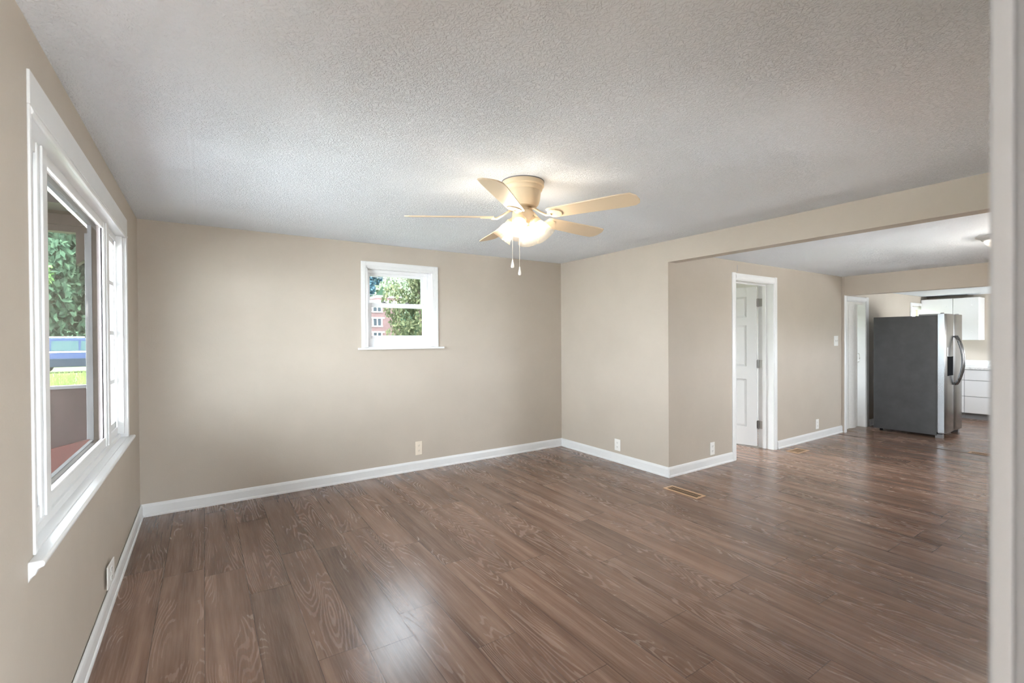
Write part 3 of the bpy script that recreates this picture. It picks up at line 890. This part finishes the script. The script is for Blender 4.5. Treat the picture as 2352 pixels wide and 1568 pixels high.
# ================================================================== refrigerator
RX0, RX1, RYB, RYF = 8.50, 9.285, 2.895, 2.16
RH = 1.707
fr_ = root('refrigerator', (RX0, RYB, 0), 'large stainless side by side refrigerator with dark grey side', 'refrigerator')
FO = Vector((RX0, RYB, 0))
MB().box(RX0, RYF, .035, RX1, RYB, RH).build('body', M['fridge_side'], fr_, FO, bevel=.006)
yd0, yd1 = 2.068, 2.150
xm = 8.90
for nm, a, b in (('freezer', RX0 - .004, xm - .004), ('fresh', xm + .004, RX1 + .004)):
    # gently bowed front
    pr = []
    n = 10
    for i in range(n + 1):
        t = i / n
        edge = min(t, 1 - t)
        y = yd0 - .006 * math.sin(math.pi * t) + (.010 if edge < .001 else (.003 if edge < .11 else 0))
        pr.append((a + (b - a) * t, y))
    pr += [(b, yd1), (a, yd1)]
    d = MB().sweep(pr, (0, 0, .075), (0, 0, 1.728), (1, 0, 0), (0, 1, 0))
    do = d.build('door', M['steel'], fr_, FO, bevel=.003)
    MB().box(a + .012, yd1, .085, b - .012, RYF + .001, 1.70).build('gasket', M['grey_plastic'], do, FO)
    s_ = -1 if nm == 'freezer' else 1
    hx = xm + s_ * .034
    hp = []
    for i in range(17):
        t = i / 16
        z = .735 + (1.415 - .735) * t
        bow = math.sin(math.pi * t)
        hp.append((hx, yd0 - .018 - .075 * bow ** .8, z))
    hh = MB().tube([(hx, yd0 + .0, .745)] + hp + [(hx, yd0 + .0, 1.405)], .015, 10, flat=1.0)
    tag(hh.build('handle', M['steel_dark'], do, FO, smooth=True), 'dark curved bar handle')
    if nm == 'freezer':
        dp = MB().box(a + .075, yd0 - .006, .865, xm - .085, yd0 + .02, 1.135)
        tag(dp.build('ice_dispenser', M['black'], do, FO, bevel=.004), 'black ice and water dispenser recess')
        MB().box(a + .075, yd0 - .007, 1.14, xm - .085, yd0 + .02, 1.26).build('control_panel', M['steel'], do, FO, bevel=.003)
MB().box(RX0 + .01, 2.10, .0, RX0 + .075, RYF + .02, .055).box(RX1 - .075, 2.10, .0, RX1 - .01, RYF + .02, .055).box(RX0 + .07, 2.12, .045, RX1 - .07, RYF + .02, .07).build('toe_grille', M['grey_plastic'], fr_, FO, bevel=.003)
for hx in (RX0 + .03, RX1 - .09):
    hg = MB().box(hx - .02, 2.11, RH, hx + .06, 2.36, RH + .022).lathe([(.02, 1.70), (.02, 1.742)], Matrix.Translation((hx + .02, 2.115, 0)), 14)
    hg.build('hinge_cover', M['grey_plastic'], fr_, FO, bevel=.003)
for px, py in ((RX0 + .06, RYB - .08), (RX1 - .06, RYB - .08)):
    MB().lathe([(.02, 0), (.02, .036)], Matrix.Translation((px, py, 0)), 12).build('foot', M['black'], fr_, FO)

# ================================================================== kitchen cabinets
UX = 11.115
UZ0, UZ1 = 1.345, 2.085
def upper(y0, y1, label):
    r = root('upper_cabinet', (XK, y0, UZ0), label, 'cabinet', None, 'white upper kitchen cabinets')
    o = Vector((XK, y0, UZ0))
    MB().box(UX, y0, UZ0, XK, y1, UZ1).build('body', M['cab'], r, o, bevel=.002)
    dd = MB().box(UX - .02, y0 + .003, UZ0 + .003, UX - .001, y1 - .003, UZ1 - .003)
    d_ = dd.build('door', M['cab'], r, o, bevel=.003)
    for zz in (.14, .60):
        hc = MB().lathe([(.009, 0), (.006, .004), (0, .005)], Matrix.Translation((UX - .020, y0 + .09, UZ0 + zz)) @ Matrix.Rotation(-math.pi / 2, 4, 'Y'), 12)
        hc.build('screw_cap', M['cab'], d_, o)
upper(2.268, 2.602, 'white upper cabinet at the free end beside the beige wall')
upper(2.604, 3.045, 'white upper cabinet in the kitchen corner above the refrigerator')
BXF = 10.865
def base(y0, y1, label):
    r = root('base_cabinet', (XK, y0, 0), label, 'cabinet', None, 'white base kitchen cabinets')
    o = Vector((XK, y0, 0))
    tag(MB().box(BXF + .02, y0, .10, XK - .002, y1, .845).build('body', M['cabin'], r, o), 'cabinet carcass greyed to darken the drawer gaps')  # grey put in so the gaps between drawers look shaded
    tag(MB().box(BXF + .075, y0, 0, XK - .002, y1, .10).build('toe_kick', M['cabin'], r, o), 'grey toe kick')
    for a, b in ((.105, .382), (.391, .656), (.665, .838)):
        MB().box(BXF, y0 + .002, a, BXF + .019, y1 - .002, b).build('drawer', M['cab'], r, o, bevel=.002)
base(1.78, 2.40, 'white three drawer base cabinet nearest the door casing')
base(2.402, 3.045, 'white three drawer base cabinet partly behind the refrigerator')
tag(MB().box(BXF - .022, 1.76, .847, XK, 3.048, .885).build('countertop', M['marble'], bevel=.004), 'white marble countertop over the base cabinets', 'countertop')
tag(MB().box(XK - .02, 1.76, .886, XK, 3.048, .985).build('backsplash', M['marble'], bevel=.003), 'low white marble backsplash strip above the countertop', 'backsplash')

# ================================================================== outside: ground, porch
def grid_mesh(name, x0, x1, y0, y1, nx, ny, zf, mat):
    bm = bmesh.new()
    vs = [[bm.verts.new((x0 + (x1 - x0) * i / nx, y0 + (y1 - y0) * jj / ny, zf(x0 + (x1 - x0) * i / nx, y0 + (y1 - y0) * jj / ny))) for jj in range(ny + 1)] for i in range(nx + 1)]
    for i in range(nx):
        for jj in range(ny):
            bm.faces.new((vs[i][jj], vs[i + 1][jj], vs[i + 1][jj + 1], vs[i][jj + 1]))
    me = bpy.data.meshes.new(name)
    bm.to_mesh(me); bm.free()
    me.materials.append(mat)
    for p in me.polygons: p.use_smooth = True
    o = bpy.data.objects.new(name, me)
    COL.objects.link(o)
    return o
GZ = -.45
tag(MB().box(-2, -14, GZ, 14, -2.32, -.16).box(2.42, -2.32, GZ, 14, NW - .02, -.16).build('bounce_slab', simple('bounce_slab_grey', (0.60, 0.60, 0.59), 0.8, 0, 0.3, 0.08, 3)), 'unseen pale bounce slab added outside the near wall', 'bounce_slab', ST)  # unseen slab added to bounce daylight onto the ceilings
tag(grid_mesh('ground', -90, 90, -30, 150, 4, 4, lambda x, y: GZ, M['lawn']), 'flat green lawn outside the windows', 'lawn', ST)
tag(MB().box(-6, -6, GZ, -1.85, 5.6, GZ + .03).build('bounce_strip', simple('bounce_strip_grey', (0.24, 0.24, 0.237), 0.85, 0, 0.3, 0.12, 9)), 'unseen added driveway beside the porch', 'bounce_strip', ST)  # unseen ground strip added to bounce daylight through the large window
tag(MB().box(-70, -30, GZ, -6.0, 11, GZ + .03).build('bounce_lot', simple('bounce_lot_grey', (0.58, 0.58, 0.57), 0.85, 0, 0.3, 0.08, 2)), 'unseen pale bounce surface added beyond the added driveway', 'bounce surface', ST)  # unseen pale ground added to bounce daylight towards the beam
hill = grid_mesh('hill', -110, 110, 95, 150, 60, 16, lambda x, y: GZ + max(0, (y - 95)) * .75 + 2.0 * math.sin(x * .35) * math.sin(y * .41) + 1.3 * math.sin(x * .9 + y), M['leaf_deep'])
tag(hill, 'distant wooded green hillside behind the trees', 'hill', ST)

deck_y1 = 6.36
deck = MB()
for k in range(9):
    x0 = XL - .16 - .14 * (k + 1)
    deck.box(x0 + .004, -1.5, -.13, x0 + .14, deck_y1, -.10)
tag(deck.build('porch_deck', M['porch_deck']), 'red brown plank porch deck outside the large window', 'porch', ST)
roofp = MB()
roofp.box(-2.95, -1.8, 2.66, XL - .15, 6.5, 2.74)
for k in range(9):
    roofp.box(-2.95, -1.4 + k * .95, 2.56, XL - .15, -1.35 + k * .95, 2.66)
tag(roofp.build('porch_roof', M['porch_dark']), 'dark brown porch ceiling outside the large window', 'porch', ST)
bm_ = MB().box(-2.9, 6.24, 2.50, XL - .15, 6.36, 2.66)
bm_.poly([(-1.05, 6.24, 2.50), (-.70, 6.24, 2.50), (-1.05, 6.24, 2.18)], (0, .12, 0))
tag(bm_.build('porch_beam', M['porch_dark']), 'dark brown porch beam with corner brace above the railing', 'beam', ST)
tag(MB().box(-.985, 6.22, -.10, -.87, 6.34, 2.50).build('porch_post', M['porch_grey'], bevel=.006), 'grey square porch post beside the brown railing', 'post')
rl = root('porch_railing', (-1.9, 6.28, -.10), 'brown solid board railing at the end of the porch', 'railing')
RO = Vector((-1.9, 6.28, -.10))
MB().box(-2.9, 6.24, .955, -.986, 6.33, .985).build('top_rail', M['porch_grey'], rl, RO)
bd = MB()
for k in range(13):
    bd.box(-2.85 + k * .143, 6.27 + (.012 if k % 2 else 0), .20, -2.85 + k * .143 + .1445, 6.30 + (.012 if k % 2 else 0), .955)
bd.build('boards', M['porch_wood'], rl, RO)
MB().box(-2.9, 6.25, .20, -.986, 6.272, .26).build('bottom_rail', M['porch_wood'], rl, RO)
kick = MB()
kick.poly([(-2.7, 6.17, -.10), (-.62, 6.17, -.10), (-.62, 6.17, .52), (-2.7, 6.17, .08)], (0, .03, 0))
kick.build('skirt_board', M['porch_deck'], rl, RO)
cd = MB().tube([(-2.2, 6.0, -.09), (-1.5, 5.7, -.088), (-.9, 5.75, -.09), (-.75, 5.9, -.09)], .008)
tag(cd.build('yellow_cord', M['cord']), 'thin yellow cord lying across the porch deck', 'cord')

# grass strip seen above the railing
gb = bmesh.new()
for i in range(5200):
    bg_ = math.radians(random.uniform(-15.5, -6.0))
    R = random.uniform(20, 35)
    x, y = R * math.sin(bg_), R * math.cos(bg_)
    h = random.uniform(.10, .34)
    a = random.uniform(0, math.pi)
    dx, dy = .02 * math.cos(a), .02 * math.sin(a)
    lx, ly = random.uniform(-.08, .08), random.uniform(-.08, .08)
    vs = [gb.verts.new(p) for p in ((x - dx, y - dy, GZ), (x + dx, y + dy, GZ), (x + lx, y + ly, GZ + h))]
    gb.faces.new(vs)
me = bpy.data.meshes.new('lawn_grass'); gb.to_mesh(me); gb.free(); me.materials.append(M['blade'])
o = bpy.data.objects.new('lawn_grass', me); COL.objects.link(o)
tag(o, 'bright green grass blades beyond the porch railing', 'grass', 'stuff')

# ------------------------------------------------------------------ trees
def foliage_mesh(name, seed, n, rx, ry, rz, leaf, mat, clumps=16):
    rnd = random.Random(seed)
    bm = bmesh.new()
    cl = []
    for i in range(clumps):
        while True:
            p = Vector((rnd.uniform(-1, 1), rnd.uniform(-1, 1), rnd.uniform(-1, 1)))
            if p.length < 1: break
        p = p.normalized() * (p.length ** .5) * .74
        cl.append((p, rnd.uniform(.26, .46)))
    for i in range(n):
        c, cr = cl[i % clumps]
        d = Vector((rnd.gauss(0, 1), rnd.gauss(0, 1), rnd.gauss(0, 1))).normalized() * cr * rnd.uniform(.75, 1.05)
        p = c + d
        P = Vector((p.x * rx, p.y * ry, p.z * rz))
        s = leaf * rnd.uniform(.6, 1.25)
        q = Euler((rnd.uniform(0, 6.3), rnd.uniform(0, 6.3), rnd.uniform(0, 6.3))).to_matrix()
        vs = [bm.verts.new(P + q @ Vector(v)) for v in ((-s, 0, 0), (0, -s * .55, s * .12), (s, 0, 0), (0, s * .55, s * .12))]
        bm.faces.new(vs)
    me = bpy.data.meshes.new(name)
    bm.to_mesh(me); bm.free()
    me.materials.append(mat)
    return me
def tree(bearing, R, zc, r, rz, mat, label, seed, n=3000, leaf=.3, group=None):
    b = math.radians(bearing)
    x, y = R * math.sin(b), R * math.cos(b)
    g0 = GZ if y < 95 else GZ + (y - 95) * .75 - 1.0
    t = root('tree', (x, y, g0), label, 'tree', None, group)
    f = bpy.data.objects.new('foliage', foliage_mesh('foliage', seed, n, r, r, rz, leaf, M[mat]))
    COL.objects.link(f)
    f.parent = t
    f.location = (0, 0, zc - g0)
    tr = MB()
    top = zc - g0 + rz * .3
    tr.tube([(0, 0, 0), (.1, .05, top * .5), (0, .1, top)], .2, 8, rads=[r * .07 + .05, r * .05 + .03, .03])
    tr.build('trunk', M['bark'], t, smooth=True)
G1, G2 = 'trees seen through the large window', 'trees seen through the small window'
left = [(-18.0, 50, 6.5, 4.0, 7.4, 'leaf_deep', 'dark green tree farthest left in the large window'),
        (-13.6, 61, 7.4, 4.2, 8.6, 'leaf_deep', 'dark green tree behind the small light green tree'),
        (-11.2, 73, 8.8, 4.6, 10.2, 'leaf_deep', 'tall dark green tree rising behind the blue van'),
        (-8.8, 48.5, 6.4, 3.4, 7.0, 'leaf_deep', 'dark green tree beside the grey porch post'),
        (-6.2, 56, 6.8, 4.2, 7.8, 'leaf_deep', 'dark green tree hidden mostly by the window mullion'),
        (-3.4, 67, 7.6, 4.6, 8.8, 'leaf_deep', 'dark green tree near the far end of the large window')]
for i, (b, R, zc, r, rz, mt, lb) in enumerate(left):
    tree(b, R, zc, r, rz, mt, lb, 20 + i, 6500, .36, G1)
tree(-13.9, 43.0, 5.0, 2.2, 2.3, 'leaf_light', 'small light green tree at the left of the picture pane', 41, 2800, .17, G1)
tree(-14.4, 39.0, 1.5, .95, 1.0, 'leaf_light', 'light green shrub beneath the small light green tree', 42, 1400, .13, G1)
tree(22.3, 15, 2.35, 1.35, 1.9, 'leaf_olive', 'yellow green tree in front of the brick building', 51, 5600, .075, G2)
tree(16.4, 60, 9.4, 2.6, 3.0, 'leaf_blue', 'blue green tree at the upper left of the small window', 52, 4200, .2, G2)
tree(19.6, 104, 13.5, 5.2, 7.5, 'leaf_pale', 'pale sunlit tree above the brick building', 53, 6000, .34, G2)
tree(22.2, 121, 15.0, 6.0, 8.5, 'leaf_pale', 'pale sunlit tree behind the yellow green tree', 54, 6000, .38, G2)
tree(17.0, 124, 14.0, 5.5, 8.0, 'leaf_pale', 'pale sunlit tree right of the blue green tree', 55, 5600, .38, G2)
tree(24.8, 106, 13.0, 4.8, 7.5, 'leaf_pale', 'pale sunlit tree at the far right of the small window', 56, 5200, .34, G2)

# ------------------------------------------------------------------ brick building
BY = 84.0
bl = root('brick_building', (23, BY, GZ), 'red brick apartment building with white trimmed windows', 'building')
BO = Vector((23, BY, GZ))
MB().box(8, BY, GZ, 29.6, BY + 12, 8.0).box(27.2, BY + 3, 8.0, 31.6, BY + 10, 9.2).box(29.6, BY + 3, GZ, 31.6, BY + 10, 8.0).build('brick_walls', M['brick'], bl, BO)
MB().box(7.8, BY - .25, 7.95, 29.8, BY + 12, 8.35).box(27.0, BY + 2.8, 9.2, 31.8, BY + 10.2, 9.5).build('parapet', M['white_paint'], bl, BO)
for wx in (10.2, 14.2, 18.2, 22.2, 26.22):
    for wz in (1.85, 4.42, 7.0):
        fw = MB()
        fw.box(wx - .98, BY - .12, wz - .80, wx + .98, BY + .05, wz - .66).box(wx - 1.0, BY - .12, wz + .68, wx + 1.3, BY + .05, wz + .86)
        fw.box(wx - .90, BY - .08, wz - .72, wx - .72, BY + .05, wz + .74).box(wx + .72, BY - .08, wz - .72, wx + .90, BY + .05, wz + .74).box(wx - .06, BY - .08, wz - .72, wx + .06, BY + .05, wz + .74)
        fo = fw.build('window', M['white_paint'], bl, BO)
        MB().box(wx - .75, BY - .03, wz - .70, wx + .75, BY + .02, wz + .72).build('pane', M['dark_glass'], fo, BO)

# ------------------------------------------------------------------ power lines
def wire(p, q, sag, label):
    p, q = Vector(p), Vector(q)
    d = (q - p)
    a, b = p - d * ((p.x + 1.5) / d.x), q + d * 4.0
    pts = []
    for i in range(25):
        t = i / 24
        v = a.lerp(b, t)
        pts.append(v + Vector((0, 0, -sag * (1 - (2 * t - 1) ** 2) + sag)))
    tag(MB().tube(pts, .022, 6).build('power_line', M['wire']), label, 'power line', None, 'power lines behind the small window')
wire((9.375, 30, 5.388), (12.36, 30, 5.141), .10, 'upper black power line across the upper sash of the small window')
wire((8.971, 30, 4.244), (12.352, 30, 4.191), .08, 'lower black power line across the upper sash of the small window')

# ------------------------------------------------------------------ van
VX, VY = -6.3, 36.3
van = root('van', (VX, VY, GZ), 'blue van parked on the lawn behind the porch railing', 'van')
VO = Vector((VX, VY, GZ))
side = [(-2.45, .42), (2.4, .42), (2.45, .95), (2.2, 1.15), (1.35, 1.28), (.65, 2.02), (-2.2, 2.05), (-2.42, 1.75)]
b_ = MB()
b_.poly([(VX + x, VY, GZ + z) for x, z in side], (0, 1.85, 0))
b_.build('body', M['car_blue'], van, VO, bevel=.06)
MB().box(VX - 2.40, VY - .02, GZ + .36, VX + 2.42, VY + 1.87, GZ + .86).build('lower_cladding', M['car_dark'], van, VO, bevel=.04)
for a, b in ((-2.3, -1.0), (-.92, .25), (.33, 1.0)):
    MB().poly([(VX + a, VY - .012, GZ + 1.30), (VX + b, VY - .012, GZ + 1.30), (VX + (b if b < .9 else b - .42), VY - .012, GZ + 1.86), (VX + a + .04, VY - .012, GZ + 1.86)], (0, .02, 0)).build('side_window', M['car_glass'], van, VO)
MB().box(VX - 2.2, VY + .05, GZ + 2.05, VX + .5, VY + .11, GZ + 2.10).build('roof_rail', M['chrome'], van, VO)
MB().box(VX - 2.35, VY - .02, GZ + 1.20, VX + 1.2, VY, GZ + 1.26).build('side_moulding', M['chrome'], van, VO)
for wx in (-1.5, 1.5):
    for wy in (.02, 1.65):
        MB().lathe([(0, 0), (.34, 0), (.34, .2), (0, .2)], Matrix.Translation((VX + wx, VY + wy + .2, GZ + .34)) @ Matrix.Rotation(math.pi / 2, 4, 'X'), 24).build('wheel', M['rubber'], van, VO)

# roof over the rooms; unseen front eave added to keep the sun out
tag(MB().box(-.95, NW - 1.5, 2.60, 12.0, 5.6, 2.75).build('roof', M['soffit']), 'flat roof deck over the house with an added sun blocking eave', 'roof', ST)

# ------------------------------------------------------------------ daylight portals at the openings; hall and near-wall ones unseen, added
portal('portal_large_window', (-.70, 3.04, 1.46), (1, 0, 0), 2.2, 1.4)
portal('portal_small_window', (1.75, YA + .17, 1.75), (0, -1, 0), .8, .9)
portal('portal_kitchen_window', (10.99, YE + .17, 1.54), (0, -1, 0), .8, .95)
portal('portal_middle_added', (5.4, NW - .05, 1.375), (0, 1, 0), .8, .75)
portal('portal_hall_added', (1.42, -2.35, 1.2), (0, 1, 0), 1.76, 2.4)
portal('portal_near_added', (2.64, NW - .05, 1.3), (0, 1, 0), .44, .7)
portal('portal_kitchen_added', (9.85, NW - .05, 1.25), (0, 1, 0), 2.3, .5)
portal('portal_closet', (8.35, 4.35, 1.5), (0, -1, 0), .7, 1.0)
portal('portal_bedroom', (5.0, 5.55, 1.35), (0, -1, 0), 1.0, 1.9)
